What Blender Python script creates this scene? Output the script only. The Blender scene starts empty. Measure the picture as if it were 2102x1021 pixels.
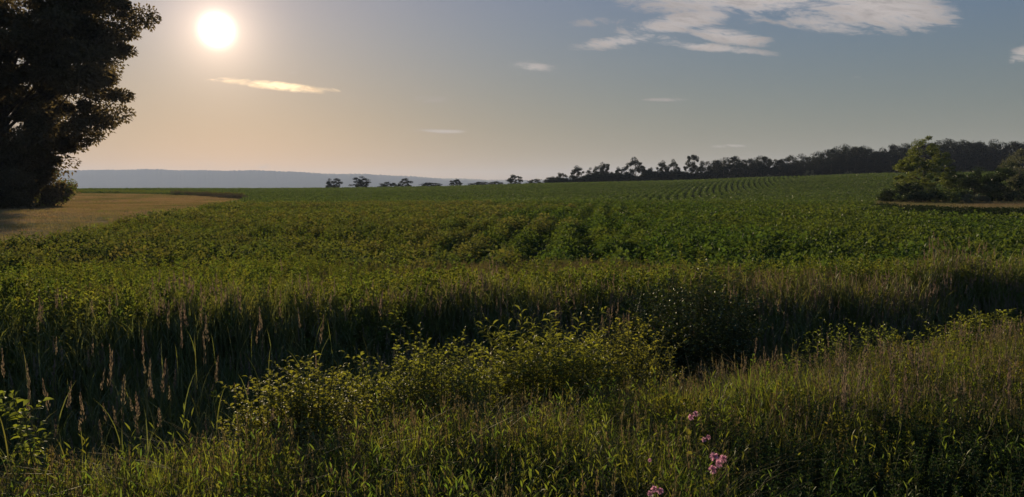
import bpy, math, random
import numpy as np
from mathutils import Vector, Matrix

# ------------------------------------------------------------------ camera, sky, sun, exposure
F = 1618.0                       # focal length in pixels of a 2102 px wide frame
CX, CY, HY = 1051.0, 510.5, 388.0
EYE = 1.8
PITCH = math.atan((CY - HY) / F)
scene = bpy.context.scene
col = scene.collection
cam_d = bpy.data.cameras.new("camera")
cam = bpy.data.objects.new("camera", cam_d)
col.objects.link(cam)
cam.location = (0, 0, EYE)
cam.rotation_euler = (math.pi / 2 - PITCH, 0, 0)
cam_d.sensor_width = 36
cam_d.lens = 36 * F / 2102.0
cam_d.clip_start = 0.05
cam_d.clip_end = 40000
scene.camera = cam


def ray(px, py):
    a, b = (px - CX) / F, (CY - py) / F
    c, s = math.cos(PITCH), math.sin(PITCH)
    return np.array([a, c + b * s, -s + b * c])


SUN = ray(445, 62)
SUN = SUN / np.linalg.norm(SUN)
SUN_EL = math.asin(SUN[2])
SUN_AZ = math.atan2(SUN[0], SUN[1])      # negative: left of +Y

scene.view_settings.view_transform = 'Standard'
scene.view_settings.look = 'None'
scene.view_settings.gamma = 1
scene.view_settings.exposure = 0.85
scene.cycles.use_denoising = True
scene.cycles.max_bounces = 8
scene.cycles.transmission_bounces = 6
scene.cycles.volume_bounces = 0
scene.cycles.sample_clamp_indirect = 4

ld = bpy.data.lights.new("sun", 'SUN')
ld.energy = 5.0
ld.angle = math.radians(0.6)
ld.color = (1.0, 0.80, 0.55)
sun = bpy.data.objects.new("sun", ld)
col.objects.link(sun)
sun.rotation_euler = Vector(SUN).to_track_quat('Z', 'Y').to_euler()


class NT:
    """small helper around a node tree"""
    def __init__(self, tree):
        self.t = tree

    def n(self, typ, **kw):
        nd = self.t.nodes.new(typ)
        for k, v in kw.items():
            setattr(nd, k, v)
        return nd

    def put(self, sock, v):
        if isinstance(v, bpy.types.NodeSocket):
            self.t.links.new(v, sock)
        elif v is not None:
            sock.default_value = v

    def m(self, op, a, b=None, c=None, clamp=False):
        nd = self.n('ShaderNodeMath', operation=op, use_clamp=clamp)
        for i, v in enumerate((a, b, c)):
            self.put(nd.inputs[i], v)
        return nd.outputs[0]

    def vm(self, op, a, b=None, out=0):
        nd = self.n('ShaderNodeVectorMath', operation=op)
        self.put(nd.inputs[0], a)
        self.put(nd.inputs[1], b)
        return nd.outputs[out]

    def mix(self, f, a, b, blend='MIX'):
        nd = self.n('ShaderNodeMix', data_type='RGBA', blend_type=blend)
        self.put(nd.inputs[0], f)
        self.put(nd.inputs[6], a)
        self.put(nd.inputs[7], b)
        return nd.outputs[2]

    def noise(self, vec, scale, detail=4, rough=0.55, dist=0.0):
        nd = self.n('ShaderNodeTexNoise')
        self.put(nd.inputs['Vector'], vec)
        nd.inputs['Scale'].default_value = scale
        nd.inputs['Detail'].default_value = detail
        nd.inputs['Roughness'].default_value = rough
        nd.inputs['Distortion'].default_value = dist
        return nd.outputs[0]

    def ramp(self, v, lo, hi, a=0.0, b=1.0, smooth=True):
        nd = self.n('ShaderNodeMapRange')
        if smooth:
            nd.interpolation_type = 'SMOOTHSTEP'
        self.put(nd.inputs[0], v)
        for i, q in enumerate((lo, hi, a, b)):
            nd.inputs[i + 1].default_value = q
        return nd.outputs[0]


world = bpy.data.worlds.new("World")
scene.world = world
world.use_nodes = True
world.node_tree.nodes.clear()
W = NT(world.node_tree)
sky = W.n('ShaderNodeTexSky', sky_type='NISHITA')
sky.sun_disc = False
sky.sun_elevation = SUN_EL
sky.sun_rotation = SUN_AZ
sky.altitude = 200
sky.air_density = 1.0
sky.dust_density = 0.6
sky.ozone_density = 1.0
geo = W.n('ShaderNodeTexCoord').outputs['Generated']
D = W.vm('NORMALIZE', geo)
sep = W.n('ShaderNodeSeparateXYZ')
W.put(sep.inputs[0], D)
dx, dy, dz = sep.outputs
sdot = W.vm('DOT_PRODUCT', D, tuple(SUN), out=1)
ang = W.m('MULTIPLY', W.m('ARCCOSINE', W.m('MINIMUM', sdot, 0.999999)), 180 / math.pi)   # degrees from the sun
SKY_STRENGTH = 0.05
base_bg = W.n('ShaderNodeBackground')
W.put(base_bg.inputs[1], SKY_STRENGTH)
# the air in the photograph is grey and low in saturation
sc_ = W.n('ShaderNodeSeparateColor')
W.put(sc_.inputs[0], sky.outputs[0])
cc_ = W.n('ShaderNodeCombineColor')
for i_, (amp, pw) in enumerate(((0.222, .61), (0.207, .48), (0.226, .34))):
    W.put(cc_.inputs[i_], W.m('MULTIPLY', W.m('POWER', W.m('MULTIPLY', sc_.outputs[i_], 0.05), pw), amp / SKY_STRENGTH))
skyc = cc_.outputs[0]
# dusty low air: the blue fades out towards the horizon
low = W.n('ShaderNodeCombineColor')
W.put(low.inputs[0], W.ramp(dz, 0.0, 0.20, .98, .90))
W.put(low.inputs[1], W.ramp(dz, 0.0, 0.22, .87, 1.0))
W.put(low.inputs[2], W.ramp(dz, 0.0, 0.26, 0.50, 1.07))
skyc = W.vm('MULTIPLY', skyc, low.outputs[0])
sc2 = W.n('ShaderNodeVectorMath', operation='SCALE')      # extra brightness added to the sky behind the camera, lifts foreground fill
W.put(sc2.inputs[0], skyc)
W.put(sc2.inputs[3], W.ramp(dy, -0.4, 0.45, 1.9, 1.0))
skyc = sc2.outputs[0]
# clouds: banks at a few thousand metres, seen along their undersides (all in world directions)
fy = W.m('MAXIMUM', dy, 0.05)
cu, cv = W.m('DIVIDE', dx, fy), W.m('DIVIDE', dz, fy)
cmb = W.n('ShaderNodeCombineXYZ')
W.put(cmb.inputs[0], cu)
W.put(cmb.inputs[1], W.m('MULTIPLY', W.m('ADD', cv, W.m('MULTIPLY', cu, 0.10)), 4.2))
cvec = cmb.outputs[0]
n_big = W.noise(cvec, 9.0, 9, 0.66, 1.1)
n_fine = W.noise(cvec, 30.0, 8, 0.72, 1.6)
CL = [  # px, py, half width, half height, tilt, weight
    (1600, -14, 320, 54, 0.02, 1.0), (1800, 14, 185, 50, -0.12, .97), (1400, 46, 165, 26, 0.22, .82), (1700, 48, 130, 24, -.1, .75),
    (1300, 82, 130, 15, 0.12, .85), (1490, 74, 95, 18, -0.14, 0.88), (1440, 96, 150, 10, -0.10, .85), (1075, 137, 62, 14, -0.05, 0.85), (1230, 45, 90, 14, 0.1, .34),
    (915, 270, 62, 4.5, -0.03, .8), (1505, 300, 48, 5, 0.03, .7), (2100, 112, 40, 20, 0.3, .8),
    (1365, 205, 60, 4, 0, .45), (1800, 160, 80, 6, 0, .35), (470, 338, 120, 10, -0.04, 0.42),
    (600, 149, 16, 4, 0, .5), (880, 205, 220, 12, -0.06, .28)]
SC = [(545, 174, 120, 10, -0.09, 0.95), (620, 184, 70, 9, -.05, .8)]


def cloud_mask(lst):
    tot = None
    for (px, py, hw, hh, tl, wt) in lst:
        r = ray(px, py)
        u0, v0 = r[0] / r[1], r[2] / r[1]
        du, dv = W.m('SUBTRACT', cu, float(u0)), W.m('SUBTRACT', cv, float(v0))
        c, s = math.cos(tl), math.sin(tl)
        a = W.m('ADD', W.m('MULTIPLY', du, c * F / hw), W.m('MULTIPLY', dv, s * F / hw))
        b = W.m('ADD', W.m('MULTIPLY', du, -s * F / hh), W.m('MULTIPLY', dv, c * F / hh))
        q = W.m('ADD', W.m('MULTIPLY', a, a), W.m('MULTIPLY', b, b))
        e = W.m('MULTIPLY', W.m('MAXIMUM', W.m('SUBTRACT', 1.0, W.m('MULTIPLY', q, 0.6)), 0.0), wt)
        tot = e if tot is None else W.m('MAXIMUM', tot, e)
    return tot


def cloud_density(mask):
    nz = W.m('ADD', W.m('MULTIPLY', W.m('SUBTRACT', n_big, 0.5), 2.3), W.m('MULTIPLY', W.m('SUBTRACT', n_fine, 0.5), 0.9))
    v = W.m('ADD', mask, W.m('MULTIPLY', nz, W.ramp(mask, 0.0, 0.30)))
    return W.ramp(v, 0.32, 0.88)


front = W.ramp(dy, 0.0, 0.2)
dens1 = W.m('MULTIPLY', W.m('MULTIPLY', cloud_density(cloud_mask(CL)), 0.80), front)
dens2 = W.m('MULTIPLY', W.m('MULTIPLY', cloud_density(cloud_mask(SC)), 0.9), front)
shade = W.m('MULTIPLY', W.ramp(n_big, 0.40, 0.66, 1.15, 0.74), W.ramp(n_fine, 0.35, 0.65, 1.08, 0.90))


def scl(c, f):
    nd = W.n('ShaderNodeVectorMath', operation='SCALE')
    W.put(nd.inputs[0], c)
    W.put(nd.inputs[3], f)
    return nd.outputs[0]


k1 = 1.0 / SKY_STRENGTH
c1 = scl((0.30 * k1, 0.265 * k1, 0.245 * k1), shade)
shade2 = W.ramp(n_fine, 0.40, 0.60, 1.25, 0.62)
c2 = scl((0.80 * k1, 0.56 * k1, 0.32 * k1), shade2)
# flatten the range between the sun's side and the far side, tint the low sky warm
skyc = W.mix(dens1, skyc, c1)
skyc = W.mix(dens2, skyc, c2)
# aureole round the sun: light scattered forward by the haze in the air
g1 = W.m('MULTIPLY', W.m('EXPONENT', W.m('MULTIPLY', W.m('MULTIPLY', ang, ang), -2.4)), 5.0)
g2 = W.m('MULTIPLY', W.m('EXPONENT', W.m('MULTIPLY', ang, -0.60)), 0.82)
g3 = W.m('MULTIPLY', W.m('EXPONENT', W.m('MULTIPLY', ang, -0.07)), 0.07)
glow = W.vm('ADD', scl((1.0 * k1, 0.86 * k1, 0.66 * k1), g1), W.vm('ADD', scl((1.0 * k1, 0.72 * k1, 0.52 * k1), g2), scl((1.0 * k1, 0.68 * k1, 0.50 * k1), g3)))
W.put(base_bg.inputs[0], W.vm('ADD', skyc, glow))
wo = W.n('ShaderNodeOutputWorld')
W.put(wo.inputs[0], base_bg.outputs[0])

# ------------------------------------------------------------------ helpers
rng = np.random.default_rng(11)


def sstep(a, b, v):
    t = np.clip((np.asarray(v, float) - a) / (b - a), 0, 1)
    return t * t * (3 - 2 * t)


def wav(x, y, s, seed=0.0):
    """cheap smooth noise, about -1..1"""
    return (np.sin(x / s + seed) * np.cos(y / s * 1.3 + 2.1 * seed) + np.sin((x * .7 + y) / s * 2.1 + 1.7 * seed) * .5
            + np.cos((x - y * .8) / s * 3.7 + seed) * .3) / 1.5


SKU = [-.75, -.57, -.217, -.093, .03, .154, .216, .34, .463, .8]
SKH = [0, 0, .3, .77, 1.7, 2.3, 2.6, 3.6, 4.4, 4.6]


def near_n(x, y):
    return y - (4.30 + .57 * np.clip(x, 0, 12) + .45 * np.clip(x, -6, 0))


def far_m(x, y):
    return y - (9.2 + .3 * np.clip(x, -8, 12))


def terr(x, y):
    x, y = np.asarray(x, float), np.asarray(y, float)
    d = np.hypot(x, y)
    u = x / np.maximum(y, .001)
    u = np.where(y > 0, np.clip(u, -1, 1), 0)
    hc = np.interp(u, SKU, SKH) + EYE - .45
    z = np.where(y > 0, hc * sstep(95, 250, d), 0)
    z = z + wav(x, y, 22) * .12 * sstep(20, 60, d) + wav(x, y, 3.1, 3) * .04
    z = z - sstep(262, 900, d) * 22
    n, m = near_n(x, y), far_m(x, y)
    verge = .15 * (1 - sstep(0, 1.2, n))
    ditch = -.80 * sstep(-.2, 1.5, n) * (1 - sstep(-1.6, .2, m))
    return z + verge * (d < 60) + ditch * (d < 90)


def hit(px, py, dz=0.0, dmax=420):
    """where the ray through a photo pixel meets the ground (raised by dz)"""
    r = ray(px, py)
    t = np.geomspace(1.5, dmax, 4000)
    z = EYE + r[2] / r[1] * t
    g = terr(r[0] / r[1] * t, t) + dz
    i = np.argmax(z <= g)
    if not (z <= g).any():
        i = len(t) - 1
    return float(r[0] / r[1] * t[i]), float(t[i])


def at(px, dist):
    return (px - CX) / F * dist / 1.0, dist


def P(px, py, d):
    r = ray(px, py)
    return np.array([r[0] / r[1] * d, d, EYE + r[2] / r[1] * d])


class MB:
    def __init__(self):
        self.V, self.F, self.M, self.n = [], [], [], 0

    def add(self, V, Fc, mi=0):
        V = np.asarray(V, float).reshape(-1, 3)
        Fc = np.asarray(Fc, int)
        self.V.append(V)
        self.F.append(Fc + self.n)
        self.M.append(np.full(len(Fc), mi))
        self.n += len(V)
        return self

    def mesh(self, name, mats, smooth=False):
        V = np.concatenate(self.V)
        me = bpy.data.meshes.new(name)
        cnt = sum(len(f) for f in self.F)
        loops = np.concatenate([f.ravel() for f in self.F])
        tot = np.concatenate([np.full(len(f), f.shape[1]) for f in self.F])
        st = np.concatenate([[0], np.cumsum(tot)[:-1]])
        me.vertices.add(len(V))
        me.vertices.foreach_set('co', V.ravel())
        me.loops.add(len(loops))
        me.loops.foreach_set('vertex_index', loops.astype(np.int32))
        me.polygons.add(cnt)
        me.polygons.foreach_set('loop_start', st.astype(np.int32))
        me.polygons.foreach_set('loop_total', tot.astype(np.int32))
        me.polygons.foreach_set('material_index', np.concatenate(self.M).astype(np.int32))
        if smooth:
            me.polygons.foreach_set('use_smooth', np.ones(cnt, bool))
        me.update(calc_edges=True)
        for m in mats:
            me.materials.append(m)
        return me

    def obj(self, name, mats, parent=None, smooth=False, link=True):
        o = bpy.data.objects.new(name, self.mesh(name, mats, smooth))
        if link:
            col.objects.link(o)
        if parent:
            o.parent = parent
        return o


def tag(o, label=None, cat=None, group=None, kind=None):
    for k, v in (('label', label), ('category', cat), ('group', group), ('kind', kind)):
        if v:
            o[k] = v
    return o


def empty(name, loc, rz=0, s=1):
    o = bpy.data.objects.new(name, None)
    o.location = loc
    o.rotation_euler = (0, 0, rz)
    o.scale = (s, s, s) if np.isscalar(s) else s
    col.objects.link(o)
    return o


def copy_tree(o, loc, rz, s):
    c = o.copy()
    col.objects.link(c)
    c.location, c.rotation_euler, c.scale = loc, (0, 0, rz), s
    for ch in o.children:
        k = ch.copy()
        col.objects.link(k)
        k.parent = c
    return c


def unit(v):
    return v / np.maximum(np.linalg.norm(v, axis=-1, keepdims=True), 1e-9)


def leaves(mb, Pt, Dr, L, Wd, mi=0, fine=False, r=rng, droop=.15):
    """leaves at points Pt along directions Dr; fine ones are folded along the midrib and droop"""
    N = len(Pt)
    Dr = unit(Dr)
    L = np.broadcast_to(L, N)[:, None]
    Wd = np.broadcast_to(Wd, N)[:, None]
    S = unit(np.cross(Dr, unit(r.normal(size=(N, 3)) * .55 + [0, 0, 1])))
    Nn = unit(np.cross(S, Dr))
    if not fine:
        V = np.stack([Pt, Pt + Dr * L * .45 + S * Wd * .5, Pt + Dr * L - [0, 0, 1] * L * droop, Pt + Dr * L * .45 - S * Wd * .5], 1)
        mb.add(V, np.arange(N)[:, None] * 4 + [[0, 1, 2, 3]], mi)
        return
    z = np.array([0, 0, -1.0])
    a, b = Pt + Dr * L * .33, Pt + Dr * L * .68 + z * L * droop * .4
    V = np.stack([Pt, a + S * Wd * .48 + Nn * Wd * .12, a, a - S * Wd * .48 + Nn * Wd * .12,
                  b + S * Wd * .36 + Nn * Wd * .1, b, b - S * Wd * .36 + Nn * Wd * .1, Pt + Dr * L + z * L * droop], 1)
    i = np.arange(N)[:, None] * 8
    mb.add(V, i + [[1, 4, 5, 2]], mi)
    mb.F.append(i + [[2, 5, 6, 3]] + (mb.n - len(V) * 8)); mb.M.append(np.full(N, mi))
    for t in ([0, 1, 2], [0, 2, 3], [4, 7, 5], [5, 7, 6]):
        mb.F.append(i + [t] + (mb.n - len(V) * 8)); mb.M.append(np.full(N, mi))


def blades(mb, base, az, lean, H, Wd, mi=0, seg=4, curl=1.0, r=rng):
    """curved tapering grass blades"""
    N = len(base)
    t = np.linspace(0, 1, seg + 1)
    H, Wd, lean = (np.broadcast_to(q, N) for q in (H, Wd, lean))
    dr = np.stack([np.cos(az), np.sin(az), np.zeros(N)], 1)
    tw = az + np.pi / 2 + r.normal(size=N) * .9
    sd = np.stack([np.cos(tw), np.sin(tw), np.zeros(N)], 1)
    rows = []
    for k, q in enumerate(t):
        out = lean * H * (q ** (1 + curl))
        up = H * (q - .28 * lean * q ** 3)
        c = base + dr * out[:, None] + np.array([0, 0, 1]) * up[:, None]
        w = Wd * (1 - q ** 2.2) * (.55 + .45 * min(1, q * 4 + .2))
        if k < seg:
            rows += [c + sd * w[:, None] * .5, c - sd * w[:, None] * .5]
        else:
            rows += [c]
    V = np.stack(rows, 1)
    i = np.arange(N)[:, None] * (2 * seg + 1)
    n0 = mb.n
    mb.V.append(V.reshape(-1, 3)); mb.n += V.shape[0] * V.shape[1]
    for k in range(seg - 1):
        mb.F.append(i + n0 + [[2 * k, 2 * k + 1, 2 * k + 3, 2 * k + 2]]); mb.M.append(np.full(N, mi))
    k = seg - 1
    mb.F.append(i + n0 + [[2 * k, 2 * k + 1, 2 * k + 2]]); mb.M.append(np.full(N, mi))
    return rows[-1]


def tube(mb, pts, rad, mi=0, sides=6):
    pts = [np.asarray(p, float) for p in pts]
    ring = []
    for i, p in enumerate(pts):
        d = pts[min(i + 1, len(pts) - 1)] - pts[max(i - 1, 0)]
        d = d / (np.linalg.norm(d) + 1e-9)
        a = np.cross(d, [.3, .9, .2]); a /= np.linalg.norm(a)
        b = np.cross(d, a)
        th = np.arange(sides) / sides * 2 * np.pi
        ring.append(p + rad[i] * (np.cos(th)[:, None] * a + np.sin(th)[:, None] * b))
    V = np.concatenate(ring)
    Fc = []
    for i in range(len(pts) - 1):
        for k in range(sides):
            k2 = (k + 1) % sides
            Fc.append([i * sides + k, i * sides + k2, (i + 1) * sides + k2, (i + 1) * sides + k])
    mb.add(V, Fc, mi)


# ------------------------------------------------------------------ materials
def leaf_mat(name, c, var=.35, hue=.03, trans=.45, tcol=None, gloss=.03, rough=.45, patch=None, psize=.4):
    m = bpy.data.materials.new(name)
    m.use_nodes = True
    m.node_tree.nodes.clear()
    t = NT(m.node_tree)
    oi = t.n('ShaderNodeObjectInfo')
    pos = t.n('ShaderNodeNewGeometry').outputs['Position']
    h = t.n('ShaderNodeHueSaturation')
    rp = t.n('ShaderNodeNewGeometry').outputs['Random Per Island']
    c0 = (*c, 1)
    if patch:
        c0 = t.mix(t.ramp(t.noise(pos, psize, 3), .40, .62), (*c, 1), (*patch, 1))
    h.inputs['Saturation'].default_value = 1
    t.put(h.inputs['Hue'], t.m('ADD', .5, t.m('MULTIPLY', t.m('SUBTRACT', oi.outputs['Random'], .5), hue * 2)))
    v = t.m('ADD', t.m('MULTIPLY', rp, var), t.m('MULTIPLY', t.noise(pos, 1.3, 3), var))
    t.put(h.inputs['Value'], t.m('ADD', v, 1 - var))
    t.put(h.inputs['Color'], c0)
    colr = h.outputs[0]
    d = t.n('ShaderNodeBsdfDiffuse'); t.put(d.inputs[0], colr)
    tr = t.n('ShaderNodeBsdfTranslucent')
    tc = tcol or (1.5, 1.35, .55)
    t.put(tr.inputs[0], t.mix(1.0, colr, (*tc, 1), 'MULTIPLY'))
    mx = t.n('ShaderNodeMixShader'); mx.inputs[0].default_value = trans
    t.put(mx.inputs[1], d.outputs[0]); t.put(mx.inputs[2], tr.outputs[0])
    g = t.n('ShaderNodeBsdfGlossy'); g.inputs['Roughness'].default_value = rough
    g.inputs[0].default_value = (.5, .5, .45, 1)
    m2 = t.n('ShaderNodeMixShader'); m2.inputs[0].default_value = gloss
    t.put(m2.inputs[1], mx.outputs[0]); t.put(m2.inputs[2], g.outputs[0])
    o = t.n('ShaderNodeOutputMaterial'); t.put(o.inputs[0], m2.outputs[0])
    return m


def rough_mat(name, a, b, scale=1.0, detail=6, bump=.3, bscale=8, c=None, cscale=.1, rough=.95, spec=.2, swath=None):
    m = bpy.data.materials.new(name)
    m.use_nodes = True
    m.node_tree.nodes.clear()
    t = NT(m.node_tree)
    pos = t.n('ShaderNodeNewGeometry').outputs['Position']
    cc = t.mix(t.ramp(t.noise(pos, scale, detail), .35, .65), (*a, 1), (*b, 1))
    if swath:
        mp = t.n('ShaderNodeMapping')
        mp.inputs['Rotation'].default_value = (0, 0, .5)
        mp.inputs['Scale'].default_value = (1, .08, 1)
        t.put(mp.inputs[0], pos)
        cc = t.mix(t.ramp(t.noise(mp.outputs[0], .9, 4), .42, .62), cc, (*swath, 1))
    if c:
        cc = t.mix(t.ramp(t.noise(pos, cscale, 4), .45, .62), cc, (*c, 1))
    p = t.n('ShaderNodeBsdfPrincipled')
    t.put(p.inputs['Base Color'], cc)
    p.inputs['Roughness'].default_value = rough
    p.inputs['Specular IOR Level'].default_value = spec
    bp = t.n('ShaderNodeBump'); bp.inputs['Strength'].default_value = bump
    t.put(bp.inputs['Height'], t.noise(pos, bscale, 5))
    t.put(p.inputs['Normal'], bp.outputs[0])
    o = t.n('ShaderNodeOutputMaterial'); t.put(o.inputs[0], p.outputs[0])
    return m


M = {}
M['verge'] = leaf_mat('verge_blade', (.132, .165, .032), .4, .03, .6, (1.35, 1.35, .55), patch=(.15, .148, .036), psize=1.6)
M['verge2'] = leaf_mat('verge_leaf', (.085, .120, .022), .4, .03, .5, patch=(.12, .12, .025), psize=1.4)
M['straw'] = leaf_mat('straw', (.15, .13, .06), .4, .02, .35, (1.15, 1, .8))
M['reed'] = leaf_mat('reed_blade', (.10, .115, .048), .4, .03, .4)
M['panicle'] = leaf_mat('panicle', (.145, .122, .09), .4, .025, .45, (1.15, 1.0, .8))
M['weed'] = leaf_mat('weed_leaf', (.092, .118, .028), .4, .03, .55, gloss=.04)
M['shadetint'] = leaf_mat('shade_tinted_leaf', (.024, .042, .016), .4, .02, .3, gloss=.02)  # very dark leaf colour imitates shade on the near verge
M['tallweed'] = leaf_mat('tall_weed_leaf', (.075, .10, .026), .4, .03, .5, gloss=.03)
M['shoot'] = leaf_mat('shoot_leaf', (.11, .14, .030), .5, .04, .5, (1.35, 1.3, .55), gloss=.03)
M['weedstem'] = leaf_mat('weed_stem', (.09, .085, .035), .3, .02, .2)
M['shrub'] = leaf_mat('shrub_leaf', (.115, .135, .030), .4, .02, .55, gloss=.04, rough=.45)
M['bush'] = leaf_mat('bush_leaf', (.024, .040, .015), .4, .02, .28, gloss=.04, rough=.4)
M['crop'] = leaf_mat('crop_leaf', (.044, .076, .022), .35, .015, .42, gloss=.02, rough=.5, patch=(.058, .082, .024), psize=.12)
M['cropold'] = leaf_mat('olive_crop_leaf', (.054, .074, .027), .4, .02, .45, gloss=.02, rough=.5, patch=(.076, .080, .034), psize=.5)
M['cropfar'] = leaf_mat('far_crop_leaf', (.052, .082, .029), .3, .012, .4, gloss=.03)
M['hay'] = leaf_mat('hay_blade', (.25, .18, .095), .4, .02, .35, (1.1, 1, .75), gloss=0, patch=(.15, .135, .06), psize=.09)
M['dry'] = leaf_mat('dry_blade', (.14, .105, .055), .4, .02, .35, (1.1, 1, .8), patch=(.11, .11, .04), psize=.1)
M['redweed'] = leaf_mat('red_weed', (.10, .085, .05), .4, .02, .3, (1.1, 1, .8))
M['maple'] = leaf_mat('maple_leaf', (.085, .076, .042), .5, .01, .6, (1.2, 1.0, .7), .03)
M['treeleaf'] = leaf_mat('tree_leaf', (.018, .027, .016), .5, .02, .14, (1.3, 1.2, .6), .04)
M['palebush'] = leaf_mat('pale_bush_leaf', (.10, .105, .06), .4, .01, .35, (1.1, 1.1, .7), .05)
M['yellowtree'] = leaf_mat('yellow_green_leaf', (.10, .125, .032), .4, .01, .45, (1.3, 1.2, .6), .05)
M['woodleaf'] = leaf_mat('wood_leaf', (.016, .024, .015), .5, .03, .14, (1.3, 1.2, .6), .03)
M['bark'] = rough_mat('bark', (.045, .035, .026), (.09, .07, .05), 3, bump=.6, bscale=12)
M['soil'] = rough_mat('soil', (.038, .029, .022), (.062, .047, .035), 2.5, bump=.6, bscale=9, c=(.045, .052, .024), cscale=.05, rough=1.0, spec=0)
M['hayground'] = rough_mat('hay_ground', (.21, .15, .08), (.29, .21, .115), .35, bump=.25, bscale=6, c=(.15, .135, .06), cscale=.07, rough=1.0, spec=0, swath=(.14, .105, .06))
M['hill'] = rough_mat('hill_woods', (.030, .042, .024), (.042, .056, .03), .006, bump=.0, bscale=.02, c=None)
M['petal'] = leaf_mat('pink_petal', (.50, .30, .36), .25, .01, .5, (1.1, .9, 1.0), .03)
M['white'] = leaf_mat('white_petal', (.75, .72, .66), .15, .01, .4, (1, 1, .9), .1)
M['petalcore'] = leaf_mat('flower_centre', (.55, .45, .2), .2, .01, .2)

# ------------------------------------------------------------------ ground, hay field, hills
az = np.concatenate([np.linspace(-180, -60, 24, endpoint=False), np.linspace(-60, 60, 241), np.linspace(60, 180, 24)[1:]])
azr = np.radians(az)
rr = np.concatenate([[0.01], np.linspace(.6, 16, 52), np.geomspace(16.5, 340, 100), np.geomspace(380, 9400, 26)])
A, R = np.meshgrid(azr, rr)
GX, GY = R * np.sin(A), R * np.cos(A)
GZ = terr(GX, GY)
GV = np.stack([GX, GY, GZ], -1).reshape(-1, 3)
na, nr = len(azr), len(rr)
ii = (np.arange(nr - 1)[:, None] * na + np.arange(na - 1)[None]).ravel()
ground = MB().add(GV, np.stack([ii, ii + 1, ii + na + 1, ii + na], 1)).obj('ground', [M['soil']], smooth=True)
tag(ground, kind='structure')

# hay field: between the crop edge and the weedy strip behind it
fr = [(-260, 545), (-100, 520), (0, 492), (100, 480), (200, 462), (300, 441), (400, 426), (450, 416), (497, 409)]
bk = [(-260, 401), (-100, 400.5), (0, 400), (100, 399.5), (200, 399.5), (300, 400.5), (400, 403.5), (450, 405.5), (497, 408.5)]
fpt = np.array([hit(*p, dz=.45) for p in fr]); bpt = np.array([hit(*p, dmax=300) for p in bk])
fu, bu = fpt[:, 0] / fpt[:, 1], bpt[:, 0] / bpt[:, 1]
us = np.linspace(fu[0], fu[-1], 150)


def hay_front(u): return np.interp(u, fu, fpt[:, 1])
def hay_back(u): return np.interp(u, bu, bpt[:, 1])


def in_hay(x, y):
    u = x / np.maximum(y, .1)
    return (u > fu[0]) & (u < fu[-1]) & (y > hay_front(u)) & (y < hay_back(u))


tt = np.linspace(0, 1, 60)
yy = np.exp(np.log(hay_front(us))[None] * (1 - tt[:, None]) + np.log(np.maximum(hay_back(us), hay_front(us) + .05))[None] * tt[:, None])
yy[0] *= 1 + .02 * np.sin(us * 90) + .012 * np.sin(us * 333)
HX = us[None] * yy
HZ = terr(HX, yy) + .05
ii = (np.arange(59)[:, None] * 150 + np.arange(149)[None]).ravel()
hay = MB().add(np.stack([HX, yy, HZ], -1).reshape(-1, 3), np.stack([ii, ii + 1, ii + 151, ii + 150], 1)).obj('hay_field', [M['hayground']], smooth=True)
tag(hay, kind='structure')

# far wooded ridge
RD = 6000.0
hpx = [-900, -300, 0, 130, 300, 420, 600, 640, 700, 800, 900, 1000, 1060, 1090, 1150, 1300, 1600, 2102, 3000]
hh = [30, 36, 38, 38, 38, 37, 34, 32, 30, 26, 22, 17, 17, 16, 23, 20, 16, 14, 8]
hx = np.linspace(-900, 3000, 1500)
top = np.interp(hx, hpx, hh) / F * RD + EYE
top = top + (np.abs(np.sin(hx * .9) * np.sin(hx * .37 + 1)) + np.abs(np.sin(hx * 1.9 + 2) * np.cos(hx * .61))) * 4.2 + rng.random(1500) * 3.0 + np.sin(hx / 38) * 3 + np.sin(hx / 17 + 2) * 1.8
prof = [(-420, -22), (-330, 4), (-140, 40), (0, 1), (700, .6), (1500, -22)]
rows = []
for k, (dd, hv) in enumerate(prof):
    Y = RD + dd + 40 * np.sin(hx / 130)
    Xh = (hx - CX) / F * (RD + dd)
    if hv == 1: Z = top
    elif hv == .6: Z = top * .6
    elif hv == 40: Z = top * .62 + 3 * np.sin(hx / 47)
    elif hv == 4: Z = top * .12
    else: Z = np.full(1500, -24.0)
    rows.append(np.stack([Xh, Y, Z], 1))
V = np.concatenate(rows)
ii = (np.arange(5)[:, None] * 1500 + np.arange(1499)[None]).ravel()
tag(MB().add(V, np.stack([ii, ii + 1, ii + 1501, ii + 1500], 1)).obj('hills', [M['hill']]), kind='structure')


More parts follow.
